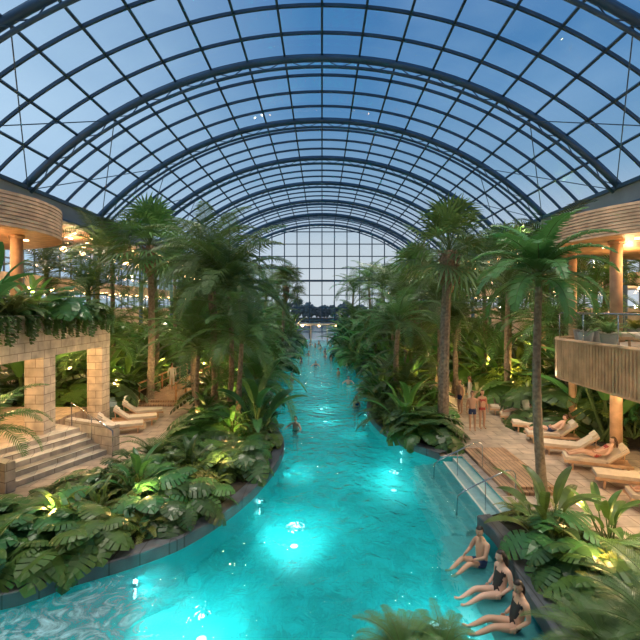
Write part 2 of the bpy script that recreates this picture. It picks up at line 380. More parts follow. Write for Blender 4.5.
st.box((-1.0,1.85,.55),(2.6,.3,1.1)); st.box((-1.0,-1.85,.45),(2.4,.3,.9))
st.obj('stone_staircase',[M_trav,M_nose],loc=(-8.75,14.6,0),rz=ang)
plight('stair_light',(-10.0,13.2,3.2),55,col=(1,.62,.3),rad=.06)
mb=MB(); mb.tube([(.4,1.6,0),(.4,1.6,.95),(-1.8,1.6,1.8),(-1.8,1.6,.9)],.025,8,0); mb.tube([(-.7,1.6,.5),(-.7,1.6,1.38)],.02,6,0)
mb.obj('stair_handrail',[M_chrome],True,loc=(-8.75,14.6,0),rz=ang)
mb=MB(); mb.box((-10.28,14.2,5.12),(.14,13,.25)); mb.box((-11.4,14.2,5.12),(.14,13,.25)); mb.box((-10.85,14.2,5.08),(1.1,13,.1),1)
mb.obj('terrace_planter',[M_trav,M_soil])
def canopy(name,cx,cy,rx,ry,z0,z1,mslat):
    mb=MB(); n=72
    P=[(cx+rx*math.cos(2*math.pi*i/n),cy+ry*math.sin(2*math.pi*i/n)) for i in range(n)]
    for z,fl in((z0,False),(z1,True)):
        mb.add([(p[0],p[1],z) for p in P],[tuple(range(n))],1)
    mb.add([(p[0],p[1],z) for z in(z0,z1) for p in P],[(i,(i+1)%n,n+(i+1)%n,n+i) for i in range(n)],1)
    nb_=9
    for k in range(nb_):
        zz=z0+(k+.5)*(z1-z0)/nb_; h=(z1-z0)/nb_*.86; vs=[]
        for i in range(n):
            c_,s_=math.cos(2*math.pi*i/n),math.sin(2*math.pi*i/n)
            for o,dz in((.0,-h/2),(.05,-h/2),(.035,h/2),(.0,h/2)): vs.append((cx+(rx+o)*c_,cy+(ry+o)*s_,zz+dz))
        mb.add(vs,[(i*4+q,i*4+(q+1)%4,((i+1)%n)*4+(q+1)%4,((i+1)%n)*4+q) for i in range(n) for q in range(4)],0)
    return mb.obj(name,[mslat,M_wood])
canopy('curved_timber_canopy',-15.9,16.5,5.2,4.6,8.35,9.6,M_wood2)
canopy('curved_timber_canopy',14.7,16.4,5.6,5.0,7.9,8.9,M_wood2)
def column(x,y,z0,z1,r=.2,m=None):
    mb=MB(); mb.tube([(0,0,z0),(0,0,z1)],r,16,0); mb.tube([(0,0,z0),(0,0,z0+.12)],r+.06,16,1); mb.tube([(0,0,z1-.12),(0,0,z1)],r+.06,16,1)
    return mb.obj('timber_column',[m or M_wood2,M_wood],True,loc=(x,y,0))
column(-12.0,16.9,5.0,8.35,.22); column(-13.5,13.8,5.0,8.35,.2); column(-14.5,18.4,5.0,8.35,.2)
column(10.5,15.35,0,3.15); column(10.5,15.35,4.3,7.9); column(10.7,18.35,0,7.9,.16); column(10.7,9.3,0,3.15)
column(13.4,15.2,4.3,7.9,.16)
mb=MB()
for (x,y) in((-12.6,15.2),(-13.5,17),(-14.5,15),(-12.4,18)): mb.tube([(x,y,8.34),(x,y,8.32)],.1,12,0)
for (x,y) in((10.8,14.7),(12.2,14),(13.4,14.6),(11.2,17),(12.6,18.5)): mb.tube([(x,y,7.89),(x,y,7.87)],.1,12,0)
for (x,y) in((9.2,10),(9.2,12),(9.2,14.2),(10.8,11),(10.8,13.2),(11.4,15.2)): mb.tube([(x,y,3.14),(x,y,3.12)],.09,12,0)
mb.obj('recessed_downlights',[M_warm])
plight('canopy_light',(-12.5,15.5,7.9),90,rad=.06); plight('canopy_light',(-14.5,17.5,7.8),110,rad=.06); plight('canopy_light',(11.3,14.6,7.4),110,rad=.06); plight('canopy_light',(12.5,17.5,7.3),110,rad=.06)
for (x,y) in((9.4,10.6),(9.6,13.2),(11.6,14.4),(11.6,11.4)): plight('soffit_light',(x,y,2.95),110,col=(1,.64,.32),rad=.06)
mb=MB()
prof=[(8.15,4.0),(8.15,14.6)]+[(8.15+1.4-1.4*math.cos(a),14.6+1.4*math.sin(a)) for a in [math.pi/2*i/8 for i in range(1,9)]]+[(17.5,16)]
slab=prof+[(17.5,4.0)]
n=len(slab)
for z in(3.15,4.3): mb.add([(p[0],p[1],z) for p in slab],[tuple(range(n))],1)
mb.add([(p[0],p[1],z) for z in(3.15,4.3) for p in slab],[(i,(i+1)%n,n+(i+1)%n,n+i) for i in range(n)],2)
def along(prof,step):
    out=[];c=0
    for a,b in zip(prof[:-1],prof[1:]):
        d=math.dist(a,b); 
        while c<d:
            t=c/d; out.append((a[0]+(b[0]-a[0])*t,a[1]+(b[1]-a[1])*t,math.atan2(b[1]-a[1],b[0]-a[0]))); c+=step
        c-=d
    return out
for x,y,a in along(prof,.14): mb.box((x,y,3.75),(.095,.09,1.3),0,rz=a)
mb.tube([(p[0],p[1],4.42) for p in prof],.06,6,0); mb.tube([(p[0],p[1],3.1) for p in prof],.05,6,0)
mb.obj('curved_balcony',[M_wood2,M_conc,M_wood])
rail=empty('glass_balustrade')
mb=MB(); 
for a,b in zip(prof[:-1],prof[1:]): mb.add([(a[0]+.08,a[1]-.05,4.4),(b[0]+.08,b[1]-.05,4.4),(b[0]+.08,b[1]-.05,5.3),(a[0]+.08,a[1]-.05,5.3)],[(0,1,2,3)])
mb.obj('glass_panel',[M_cglass],parent=rail)
mb=MB(); mb.tube([(p[0]+.08,p[1]-.05,5.33) for p in prof],.028,8,0)
for x,y,a in along(prof,1.6): mb.tube([(x+.08,y-.05,4.3),(x+.08,y-.05,5.33)],.018,6,0)
mb.obj('handrail',[M_chrome],True,parent=rail)
mb=MB(); mb.box((6.2,14.6,.05),(1.5,4.0,.1)); mb.box((6.4,14.6,.14),(1.1,3.6,.08)); mb.obj('timber_deck',[M_deck])
mb=MB(); mb.box((-9.4,29,.16),(2.2,9,.14)); mb.box((-9.4,24.2,.08),(2.2,.6,.1))
for s in(-1,1):
    for i in range(6): mb.box((-9.4+s*1.05,24.6+i*1.75,.7),(.09,.09,1.0),1)
    mb.box((-9.4+s*1.05,29,1.2),(.1,9,.07),1); mb.box((-9.4+s*1.05,29,.75),(.05,9,.05),1)
mb.obj('timber_boardwalk',[M_deck,M_wood])
# ---------------------------------------------------------------- loungers
def lounger_mesh():
    mb=MB()
    mb.box((0,.0,.30),(.66,1.95,.05),0)
    for s in(-1,1): mb.box((s*.32,0,.29),(.05,2.0,.09),0)
    for sx in(-1,1):
        for sy in(-.85,.75): mb.box((sx*.3,sy,.14),(.06,.06,.28),0)
    mb.box((0,.36,.39),(.62,1.2,.11),1)
    M=Matrix.Rotation(math.radians(-38),3,'X')
    mb.box((0,-.56,.62),(.62,.78,.10),1,M=M); mb.box((0,-.58,.565),(.64,.78,.04),0,M=M)
    mb.box((0,-.76,.84),(.5,.24,.12),1,M=M); mb.tube([(0,-.8,.3),(0,-.85,.75)],.02,6,0)
    return mb.mesh('lounger',[M_wood2,M_cush])
LM=lounger_mesh()
def lounger(x,y,rz,z=0):
    o=inst('sun_lounger',LM,(x,y,z),rz); b=o.modifiers.new('b','BEVEL'); b.width=.02; b.segments=2; return o
RLz=math.radians(72)
RL=[(9.4,11.6),(9.4,13.1),(9.3,14.6),(9.3,16.1),(9.4,17.6),(9.5,19.1),(9.6,20.6),(9.7,22.1)]
for i,(x,y) in enumerate(RL): lounger(x,y,RLz+U(-.08,.08))
for (x,y,a) in((-8.9,18.9,-1.2),(-8.8,20.2,-1.2),(-9.0,21.5,-1.2)): lounger(x,y,a)
for (x,y) in((9.7,10.4),(9.8,11.8),(10.0,13.1)): lounger(x,y,1.45,4.3)
# ---------------------------------------------------------------- plants
UP=Vector((0,0,1))
def frond(mb,base,az,el,L,droop,n=26,ll=.5,w=.03,mi=0,stem=1,hang=.5):
    steps=10; pts=[Vector(base)]; dirs=[]
    for i in range(steps+1):
        t=i/steps; e=el-droop*t**1.2
        d=Vector((math.cos(az)*math.cos(e),math.sin(az)*math.cos(e),math.sin(e))); dirs.append(d)
        if i<steps: pts.append(pts[-1]+d*(L/steps))
    mb.tube(pts,[.022*(1-.8*i/steps)*(L/2)**.5 for i in range(steps+1)],4,stem,False)
    side=Vector((-math.sin(az),math.cos(az),0))
    for k in range(n):
        t=.14+.86*k/(n-1); f=t*steps; i=min(int(f),steps-1); p=pts[i].lerp(pts[i+1],f-i); d=dirs[i]
        ln=ll*(math.sin(math.pi*min(1,.12+.88*t**.8))**.6*.85+.18)*U(.88,1.1)
        for s in(-1,1):
            v=(side*s*.85+d*(.35+.5*t)).normalized()
            up=side.cross(d)*-1
            if up.z<0: up=-up
            v=(v+up*.22).normalized()
            m=p+v*ln*.5; v2=(v-UP*hang*U(.7,1.3)).normalized(); tip=m+v2*ln*.5
            wd=d*w
            mb.add([p-wd*.5,p+wd*.5,m+wd*.6,m-wd*.6,tip],[(0,1,2,3),(3,2,4)],mi)
def trunk(mb,base,top,r0,r1,mi,bend=.4,n=26,ringamp=.07):
    b,t=Vector(base),Vector(top); a=U(0,6.28); off=Vector((math.cos(a),math.sin(a),0))*bend
    P=[];Rd=[]
    for i in range(n+1):
        s=i/n; P.append(b.lerp(t,s)+off*math.sin(math.pi*s)*.5); Rd.append((r0+(r1-r0)*s)*(1+ringamp*(i%2)) + (.4*r0*(1-s/.08) if s<.08 else 0))
    mb.tube(P,Rd,10,mi,False)
def feather_palm(h,r,nf=20,lean=(0,0),tr=.13,ll=None,seed=0,hang=.55,n=26):
    random.seed(seed+100); mb=MB(); top=(lean[0],lean[1],h)
    trunk(mb,(0,0,-.1),top,tr*1.25,tr*.8,2)
    T=Vector(top); mb.tube([T-UP*.1,T+UP*.25,T+UP*.7],[tr*.8,tr*.95,.04],8,1,False)
    for i in range(nf):
        az=i*2.399+U(-.2,.2); q=i/nf
        frond(mb,T+UP*(.45-.3*q),az,1.4-1.4*q+U(-.1,.1),r*1.3*U(.9,1.1),1.35+.6*q,n,(ll or r*.32),.042+.012*r/2.5,0,1,hang)
    return mb.mesh('feather_palm',[M_frond,M_stem,M_trunk])
def fanleaf(mb,base,az,el,Lp,Rf,mi=0,stem=1):
    d=Vector((math.cos(az)*math.cos(el),math.sin(az)*math.cos(el),math.sin(el)))
    side=Vector((-math.sin(az),math.cos(az),0)); c=Vector(base)+d*Lp-UP*.08*Lp
    mb.tube([base,Vector(base)+d*Lp*.55,c],[.02,.015,.012],4,stem,False)
    nrm=side.cross(d); f=(d-UP*.15).normalized()
    tw=U(-.6,.6); side=(side*math.cos(tw)+nrm*math.sin(tw)).normalized(); nrm=side.cross(f)
    n=15
    for k in range(n):
        a=math.radians(-85+170*k/(n-1)); a2=math.radians(170/(n-1)*.36)
        v=f*math.cos(a)+side*math.sin(a)
        ln=Rf*(.70+.30*math.cos(a*.6))*U(.9,1.1)
        w=Vector(side*math.cos(a)-f*math.sin(a))
        fold=nrm*(.02 if k%2 else -.02)
        m=c+v*ln*.5+fold; tip=c+v*ln-UP*ln*U(.12,.40); hw=ln*.5*math.tan(a2)
        mb.add([c,m-w*hw,m+w*hw,tip],[(0,1,2),(1,3,2)],mi)
def fan_palm(h,r,nf=36,tr=.17,seed=0,skirt=True,lean=(0,0)):
    random.seed(seed+300); mb=MB(); T=Vector((lean[0],lean[1],h)); trunk(mb,(0,0,-.1),T,tr*1.3,tr,2,.2)
    if skirt:
        mb.tube([T-UP*1.7,T-UP*1.0,T-UP*.3,T+UP*.15],[tr,tr*1.9,tr*2.2,tr*1.1],12,3,False)
        for i in range(110):
            a=U(0,6.28); z=U(-1.5,0); p=T+Vector((math.cos(a)*tr*1.7,math.sin(a)*tr*1.7,z)); q=p+Vector((math.cos(a)*.18,math.sin(a)*.18,.2)); 
            mb.tube([p,q],[.03,.012],4,3,False)
    for i in range(nf):
        q=i/nf; az=i*2.399+U(-.3,.3); fanleaf(mb,T+UP*(.2-.35*q),az,1.55-2.2*q**1.25+U(-.15,.15),r*U(.35,.75),r*.62*U(.85,1.1))
    return mb.mesh('fan_palm',[M_frond2,M_stem,M_trunk,M_fiber])
def bend_leaf_monstera(mb,base,az,el,Lp,s,mi,droop=.6):
    d=Vector((math.cos(az)*math.cos(el),math.sin(az)*math.cos(el),math.sin(el)))
    c=Vector(base)+d*Lp; mb.tube([base,Vector(base)+d*Lp*.5+UP*.04,c],[.014,.011,.008],4,1,False)
    e=el-droop-.7; f=Vector((math.cos(az)*math.cos(e),math.sin(az)*math.cos(e),math.sin(e))); side=Vector((-math.sin(az),math.cos(az),0)); rl=U(-.4,.4)
    nr=side.cross(f); side=(side*math.cos(rl)+nr*math.sin(rl)).normalized(); nr=side.cross(f)
    if nr.z<0: nr=-nr
    n=6
    for sgn in(-1,1):
        for k in range(n):
            t0=k/n;t1=(k+1)/n
            def wd(t): return s*.62*math.sin(math.pi*min(1,(t*.85+.18)))**.7
            p0=c+f*s*t0-nr*s*.25*t0*t0; p1=c+f*s*t1-nr*s*.25*t1*t1
            g=.20/n*s; fwd=.22*s
            o0=p0+side*sgn*wd(t0+.03)+f*(fwd*t0-.12*s*(1-t0)+g)-nr*s*.14; o1=p1+side*sgn*wd(t1)*(1 if k<n-1 else .05)+f*(fwd*t1-.12*s*(1-t1)-g)-nr*s*.14
            m0=p0.lerp(o0,.45)+nr*s*.05; m1=p1.lerp(o1,.45)+nr*s*.05
            mb.add([p0,m0,o0,o1,m1,p1],[(0,1,4,5),(1,2,3,4)],mi)
def monstera(seed,mats):
    random.seed(seed); mb=MB()
    for i in range(19):
        q=i/19; az=i*2.399; bend_leaf_monstera(mb,(U(-.15,.15),U(-.15,.15),0),az,1.35-1.0*q+U(-.1,.1),U(.6,1.0),U(.46,.74),0,U(.2,.6))
    return mb.mesh('monstera_plant',mats)
def paddle(mb,base,az,el,Lp,L,W,mi=0,droop=1.1):
    steps=8; p=Vector(base); d=Vector((math.cos(az)*math.cos(el),math.sin(az)*math.cos(el),math.sin(el)))
    c=p+d*Lp; mb.tube([p,c],[.03,.018],5,1,False); side=Vector((-math.sin(az),math.cos(az),0)); q=c; rows=[]
    for i in range(steps+1):
        t=i/steps; e=el-droop*t; f=Vector((math.cos(az)*math.cos(e),math.sin(az)*math.cos(e),math.sin(e))); nr=f.cross(side)
        if nr.z<0:nr=-nr
        w=W*math.sin(math.pi*(.06+.92*t))**.6
        rows.append((q-side*w+nr*w*.35,q.copy(),q+side*w+nr*w*.35)); q=q+f*L/steps
    for i in range(steps):
        a,b=rows[i],rows[i+1]; mb.add([a[0],a[1],b[1],b[0]],[(0,1,2,3)],mi); mb.add([a[1],a[2],b[2],b[1]],[(0,1,2,3)],mi)
def banana(seed,mats):
    random.seed(seed); mb=MB()
    for i in range(12):
        q=i/12; paddle(mb,(U(-.12,.12),U(-.12,.12),0),i*2.399,1.45-.75*q,U(.6,1.1)*(1-.3*q),U(.9,1.3),U(.11,.16),0,U(.8,1.5))
    return mb.mesh('banana_plant',mats)
def fern(seed,mats,n=16,L=1.0,m=18,w=.035):
    random.seed(seed); mb=MB()
    for i in range(n):
        q=i/n; frond(mb,(0,0,.05),i*2.399,1.3-.9*q,L*U(.8,1.1),1.5,m,L*.2,w,0,1,.2)
    return mb.mesh('fern_plant',mats)
def bush(seed,mats,n=170,ls=.2):
    random.seed(seed); mb=MB()
    for k in range(9):
        a=U(0,6.28); mb.tube([(0,0,0),(math.cos(a)*.3,math.sin(a)*.3,.7)],[.02,.008],4,1,False)
    for i in range(n):
        a=U(0,6.28); ph=math.acos(U(-.1,1)); r=U(.6,1)
        c=Vector((.55*r*math.sin(ph)*math.cos(a),.55*r*math.sin(ph)*math.sin(a),.4+.6*r*math.cos(ph)))
        d=Vector((math.cos(a)*U(.5,1),math.sin(a)*U(.5,1),U(-.5,.6))).normalized(); s=d.cross(UP).normalized(); s=(s+UP*U(-.4,.4)).normalized(); L=ls*U(.7,1.3); nr=s.cross(d)
        mb.add([c,c+d*L*.45+s*L*.25+nr*L*.07,c+d*L-UP*L*.15,c+d*L*.45-s*L*.25+nr*L*.07,c+d*L*.45],[(0,1,4),(1,2,4),(2,3,4),(3,0,4)],0)
    return mb.mesh('shrub',mats)
MON=[monstera(11,[M_leafd,M_stem]),monstera(12,[M_leafm,M_stem])]
BAN=[banana(21,[M_leafm,M_stem]),banana(22,[M_leafd,M_stem])]
FER=[fern(31,[M_leafm,M_stem]),fern(32,[M_leafl,M_stem]),fern(33,[M_frond,M_stem],18,1.6,24)]
BUS=[bush(41,[M_leafd,M_stem]),bush(42,[M_leafl,M_stem]),bush(43,[M_leafm,M_stem],120,.32)]
CYC=fern(51,[M_frond,M_stem],30,1.3,44,.014)
PALMS=[(5.35,19,7.9,2.3,'fan',(.25,0)),(6.2,12.0,6.1,1.6,'fe',(-.15,0)),(-4.2,19,6.2,2.8,'fe',(.1,0)),(-5.2,20.6,7.3,2.6,'fe',(-.3,0)),
(-10,25,9.0,2.7,'fan',(0,0)),(-13.2,27,8.2,2.9,'fe',(0,0)),(-4.6,50,8.0,2.4,'fan',(.4,0)),(-8.0,31,5.6,2.6,'fe',(0,0)),(-6.2,33,6.4,2.6,'fe',(.3,0)),
(-12,35,8.6,3,'fe',(0,0)),(5.0,46,7.9,2.8,'fe',(0,0)),(5.6,28.5,5.4,2.9,'fe',(-.3,0)),(4.4,60,7.6,3,'fe',(0,0)),(11.2,30,8.2,3.1,'fe',(0,0)),
(10.6,24.5,6.4,2.8,'fe',(0,0)),(13,20.5,6.0,2.4,'fe',(0,0)),(8.7,38,7.4,3,'fe',(0,0)),(8.4,52,8,3,'fe',(0,0)),(-9.0,44,7.8,3,'fe',(0,0)),(-6.4,62,8.2,3,'fe',(0,0)),
(14.5,34,9.0,3.2,'fan',(0,0)),(-15.0,23.4,7.2,2.4,'fe',(0,0)),(13.5,43,8.5,3,'fe',(0,0)),(-14.5,50,8.5,3,'fe',(0,0)),(14,58,8.5,3,'fe',(0,0)),(7,33,6,2.6,'fan',(0,0)),(-5.2,40,6.4,2.6,'fe',(0,0)),(13.5,26.5,7.6,2.8,'fan',(0,0)),
(-12.6,23.2,6.0,2.6,'fe',(0,0)),(-15.5,30,9.2,3,'fe',(0,0)),(8.4,26.5,4.6,2.6,'fe',(0,0)),(-6.6,27.5,5.2,2.6,'fe',(0,0)),(15.2,22.8,8.0,2.6,'fe',(0,0)),
(-9.6,38,8.0,2.8,'fan',(0,0)),(4.2,22.6,4.4,2.2,'fe',(-.2,0)),(11.2,35,9.2,2.9,'fe',(0,0)),(9.6,44,9.0,3,'fan',(0,0)),(-6.5,24.6,6.6,2.6,'fe',(.3,0)),(5.6,38,7.0,2.6,'fe',(-.3,0)),(11.8,21.6,8.0,2.5,'fe',(0,0)),
(-3.6,18.2,4.0,2.1,'fe',(.2,0)),(-5.3,19.2,3.4,2.1,'fe',(-.2,0)),(-6.4,22.4,4.2,2.3,'fe',(-.2,0)),(-11.8,30.5,7.0,2.8,'fe',(0,0)),(-8.2,35.5,7.4,2.8,'fe',(0,0)),(6.4,24.4,5.6,2.3,'fe',(.2,0))]
for i,(x,y,z,r,t,ln) in enumerate(PALMS):
    if t=='fan': me=fan_palm(z,r,48,seed=i,lean=ln,tr=.19 if i==0 else .16)
    else: me=feather_palm(z,r,24 if i<4 else 19,lean=ln,seed=i,tr=.11 if y<20 else .14,hang=.8 if i in(2,3) else .5,n=34 if i<4 else 26)
    inst('fan_palm' if t=='fan' else 'feather_palm',me,(x,y,0),0)
SP=[feather_palm(1.3,1.7,18,seed=60,tr=.1,n=26),feather_palm(2.4,2.0,18,seed=61,tr=.1,n=24),feather_palm(3.6,2.2,18,seed=62,tr=.11,n=22)]
random.seed(9)
for (x,y,k,s) in((-3.1,20.3,0,1.25),(-9.6,12.2,1,.75),(-5.6,23.5,2,1),(-4.6,26,1,1.1),(-5.0,29,1,1.2),(5.0,24.3,1,1.1),(5.2,32,2,1),(4.6,36,1,1.1),(4.2,41,1,1.2),(3.6,49,2,1.1),(-5.4,36,1,1.1),(-5.7,45,2,1.1),(-5.3,56,2,1.1),(12.4,18.4,1,1),(12.2,22.5,2,1.1),(11.8,27,2,1.2),(-11.8,22.6,2,1),(-12.2,24.6,1,1.2),(-11.4,29,2,1.1),(8.2,27,2,1.1),(9,31,2,1.3),(4.2,21.5,0,.9),(11.9,20.4,2,1.1)):
    inst('short_palm',SP[k],(x,y,0),U(0,6),s)
IL=[(6,-14),(8,-11.5),(9.5,-9.6),(10.9,-8.3),(13,-7.0),(15.4,-6.1),(17.3,-5.5),(20.2,-5.5),(25,-6.6),(31,-7.6),(36,-9.5),(40,-12),(44,-17.3),(77,-17.3)]
IR=[(16.6,5.2),(20,5.9),(25,6.6),(31,7.6),(36,10),(40,14),(44,17.3),(77,17.3)]
def il(y): return herm(IL,y)
def ir(y): return herm(IR,y)
nb=lambda y:9.0 if y<9.3 else 7.9-(y-9.3)*1.1
mb=MB()
def strip(fa,fb,ya,yb,dy=.5):
    y=ya
    while y<yb-.01:
        b=min(y+dy,yb); mb.add([(fa(y),y,.09),(fb(y),y,.09),(fb(b),b,.09),(fa(b),b,.09)],[(0,1,2,3)]); y=b
strip(il,lambda y:xl(y)-.3,8.2,77); strip(lambda y:xr(y)+.3,ir,16.7,77)
strip(lambda y:-17.3,lambda y:-10.9,21,44); strip(lambda y:10.9,lambda y:17.3,16.5,44)
strip(lambda y:xr(y)+.3,nb,4.2,11.9)
mb.obj('planting_bed_soil',[M_soil])
BED=empty('tropical_planting')
def put(kind,x,y,s,z=.08,par=BED):
    me={'m':MON,'b':BAN,'f':FER,'s':BUS}[kind]; me=random.choice(me)
    return inst(me.name.split('.')[0],me,(x,y,z),U(0,6.28),s*U(.85,1.15),par,(U(-.12,.12),U(-.12,.12)))
def scatter(fa,fb,ya,yb,sp,kinds,s0,s1,edge=.3):
    y=ya
    while y<yb:
        a,b=fa(y)+edge,fb(y)-edge; x=a
        while x<=b:
            put(random.choice(kinds),x+U(-.25,.25)*sp,y+U(-.3,.3)*sp,U(s0,s1)); x+=sp
        y+=sp
scatter(il,lambda y:xl(y)-.45,8.5,17.5,.66,'mmmmffsmb',.6,.95,.4)
scatter(il,lambda y:xl(y)-.35,17.5,24,.8,'mbfsbm',.9,1.5,.4)
scatter(il,lambda y:xl(y)-.35,24,42,1.2,'bbfsmb',1.3,1.9,.6)
scatter(il,lambda y:xl(y)-.35,42,71,1.9,'bbsbf',2.0,3.0,.9)
scatter(lambda y:xr(y)+.35,ir,17.2,24,.75,'mbfsfm',.9,1.4,.4)
scatter(lambda y:xr(y)+.35,ir,24,42,1.2,'bbfsmb',1.3,1.9,.6)
scatter(lambda y:xr(y)+.35,ir,42,71,1.9,'bbsbf',2.0,3.0,.9)
scatter(lambda y:-17.1,lambda y:-10.9,22.6,42,1.15,'bbsfbm',1.5,2.5,.3)
scatter(lambda y:11.2,lambda y:17.1,17.8,42,1.15,'bbsfbm',1.5,2.5,.3)
scatter(lambda y:xr(y)+.3,nb,5.6,11.8,.6,'mmffbfs',.5,.85,.75)
for y in [24+i*1.1 for i in range(42)]:
    put(random.choice('fsm'),xl(y)-.55,y,1.1+y*.01); put(random.choice('fsm'),xr(y)+.55,y,1.1+y*.01)
for i in range(26): put(random.choice('fsmbfm'),-10.7+U(-.2,.2),8.2+i*.49,U(.65,1.2),5.1)
def vine(seed):
    random.seed(seed); mb=MB()
    for k in range(11):
        x=U(-.5,.5); L=U(.25,.95); pts=[Vector((x,0,0)),Vector((x,.12,-.02))]; 
        for j in range(8): pts.append(Vector((x+U(-.05,.05),.16,-L*(j+1)/8)))
        mb.tube(pts,.006,4,1,False)
        for p in pts[1:]:
            for q in range(3):
                a=U(0,6.28); d=Vector((math.cos(a)*.13,.06+abs(math.sin(a))*.08,-.09)); s=Vector((-math.sin(a)*.05,.0,.04)); mb.add([p,p+d*.5+s,p+d,p+d*.5-s],[(0,1,2,3)],0)
    return mb.mesh('trailing_vine',[M_leafm,M_stem])
VM=[vine(1),vine(2)]; random.seed(77)
for i in range(13): inst('trailing_vine',random.choice(VM),(-10.22,8.4+i*.98,5.25),-math.pi/2,1,BED)
def potted(x,y,z,k,s):
    e=empty('potted_fern',(x,y,z)); mb=MB(); mb.tube([(0,0,0),(0,0,.05),(0,0,.42),(0,0,.45),(0,0,.40)],[.17,.19,.25,.27,.22],16,0); mb.obj('pot',[M_pot],True,parent=e)
    inst('foliage',k,(0,0,.4),U(0,6),s,e)
for i,(x,y) in enumerate(((9.1,15.1),(9.75,15.4),(11.3,15.5),(8.7,14.2),(12.2,15.5),(8.6,12.9))): potted(x,y,4.3,[FER[0],BUS[2],FER[1],BUS[0],BAN[0],FER[2]][i],[.7,.8,.7,.7,.7,.5][i])
mb=MB(); mb.box((2.0,3.2,1.15),(5.4,1.6,2.3)); mb.box((2.0,3.2,2.32),(5.2,1.4,.06),1); mb.obj('raised_stone_planter',[M_trav,M_soil])
for (x,y,s) in((.72,3.85,.42),(1.1,3.9,.36),(2.55,3.8,.58),(3.1,3.8,.68)): inst('cycad',CYC,(x,y,2.33),U(0,6),s)
inst('cycad',CYC,(5.7,6.9,.1),1,1.3); inst('cycad',CYC,(6.9,8.0,.1),2,1.1)
def boulder(seed):
    random.seed(seed); mb=MB(); mb.ell((0,0,0),(.4,.32,.26),0,14,9); mb.v=[(v[0]*(1+.18*math.sin(v[1]*9+seed)),v[1]*(1+.15*math.cos(v[2]*11+seed)),v[2]*(1+.15*math.sin(v[0]*8))) for v in mb.v]; return mb.mesh('boulder',[M_rock],True)
BO=[boulder(1),boulder(2)]; random.seed(3)
for y in (24,26.5,29,33,37,41,46,22): inst('boulder',random.choice(BO),(xr(y)+.45,y,.15),U(0,6),U(.8,1.3)); inst('boulder',random.choice(BO),(xl(y+1)-.45,y+1,.15),U(0,6),U(.8,1.3))
# ---------------------------------------------------------------- people
SK=[mat('skin_fair',(.66,.42,.31),.5),mat('skin_tan',(.55,.33,.22),.5)]
HA=[mat('hair_dark',(.02,.013,.01),.5),mat('hair_brown',(.10,.05,.025),.5)]
M_eye=mat('eye_white',(.8,.8,.8),.3); M_iris=mat('iris_dark',(.03,.02,.01),.3); M_lip=mat('lips',(.4,.14,.11),.5)
SU=[mat('swimsuit_black',(.012,.012,.015),.6),mat('swimsuit_navy',(.02,.04,.12),.6),mat('swimsuit_red',(.35,.04,.04),.6),mat('bathrobe_white',(.6,.57,.52),.8)]
RAD=dict(pelvis=.14,belly=.122,chest=.14,neck=.06,head=.05,sh=.066,el=.044,wr=.029,hip=.092,kn=.060,an=.038,toe=.03)
BON=[('pelvis','belly'),('belly','chest'),('chest','neck'),('neck','head')]
for s in 'LR': BON+=[('chest','sh'+s),('sh'+s,'el'+s),('el'+s,'wr'+s),('pelvis','hip'+s),('hip'+s,'kn'+s),('kn'+s,'an'+s),('an'+s,'toe'+s)]
def pose(P):
    J={}
    for k,v in P.items():
        if k[-1]=='*':
            J[k[:-1]+'R']=Vector(v); J[k[:-1]+'L']=Vector((-v[0],v[1],v[2]))
        else: J[k]=Vector(v)
    return J
STAND=pose({'pelvis':(0,0,.95),'belly':(0,0,1.1),'chest':(0,.0,1.30),'neck':(0,-.01,1.48),'head':(0,0,1.56),'sh*':(.175,-.01,1.42),'el*':(.23,-.03,1.13),'wr*':(.24,.06,.88),'hip*':(.09,0,.90),'kn*':(.1,.02,.49),'an*':(.1,-.02,.08),'toe*':(.115,.15,.03)})
WADE=pose({'pelvis':(0,0,.95),'belly':(0,0,1.1),'chest':(0,.0,1.30),'neck':(0,-.01,1.48),'head':(0,0,1.56),'sh*':(.175,-.01,1.42),'el*':(.42,.12,1.24),'wr*':(.42,.36,1.12),'hip*':(.09,0,.90),'kn*':(.1,.02,.49),'an*':(.1,-.02,.08),'toe*':(.115,.15,.03)})
SIT=pose({'pelvis':(0,0,.13),'belly':(0,-.05,.28),'chest':(0,-.1,.47),'neck':(0,-.11,.65),'head':(0,-.08,.73),'sh*':(.175,-.12,.59),'el*':(.23,-.13,.33),'wr*':(.19,.08,.20),'hip*':(.09,.04,.12),'kn*':(.11,.44,.20),'an*':(.10,.82,.06),'toe*':(.11,.93,.12)})
SIT2=pose({'pelvis':(0,0,.13),'belly':(0,-.02,.28),'chest':(0,-.04,.47),'neck':(0,-.02,.65),'head':(0,.02,.73),'sh*':(.175,-.03,.59),'el*':(.23,.1,.36),'wr*':(.13,.33,.32),'hip*':(.09,.04,.12),'kn*':(.11,.43,.25),'an*':(.1,.79,.05),'toe*':(.11,.90,.08)})
LIE=pose({'pelvis':(0,0,.12),'belly':(0,-.13,.22),'chest':(0,-.29,.35),'neck':(0,-.43,.47),'head':(0,-.49,.54),'sh*':(.175,-.38,.41),'el*':(.27,-.2,.20),'wr*':(.16,.02,.22),'hip*':(.09,.06,.10),'kn*':(.11,.46,.20),'an*':(.1,.88,.06),'toe*':(.11,.95,.17)})
CACHE={}
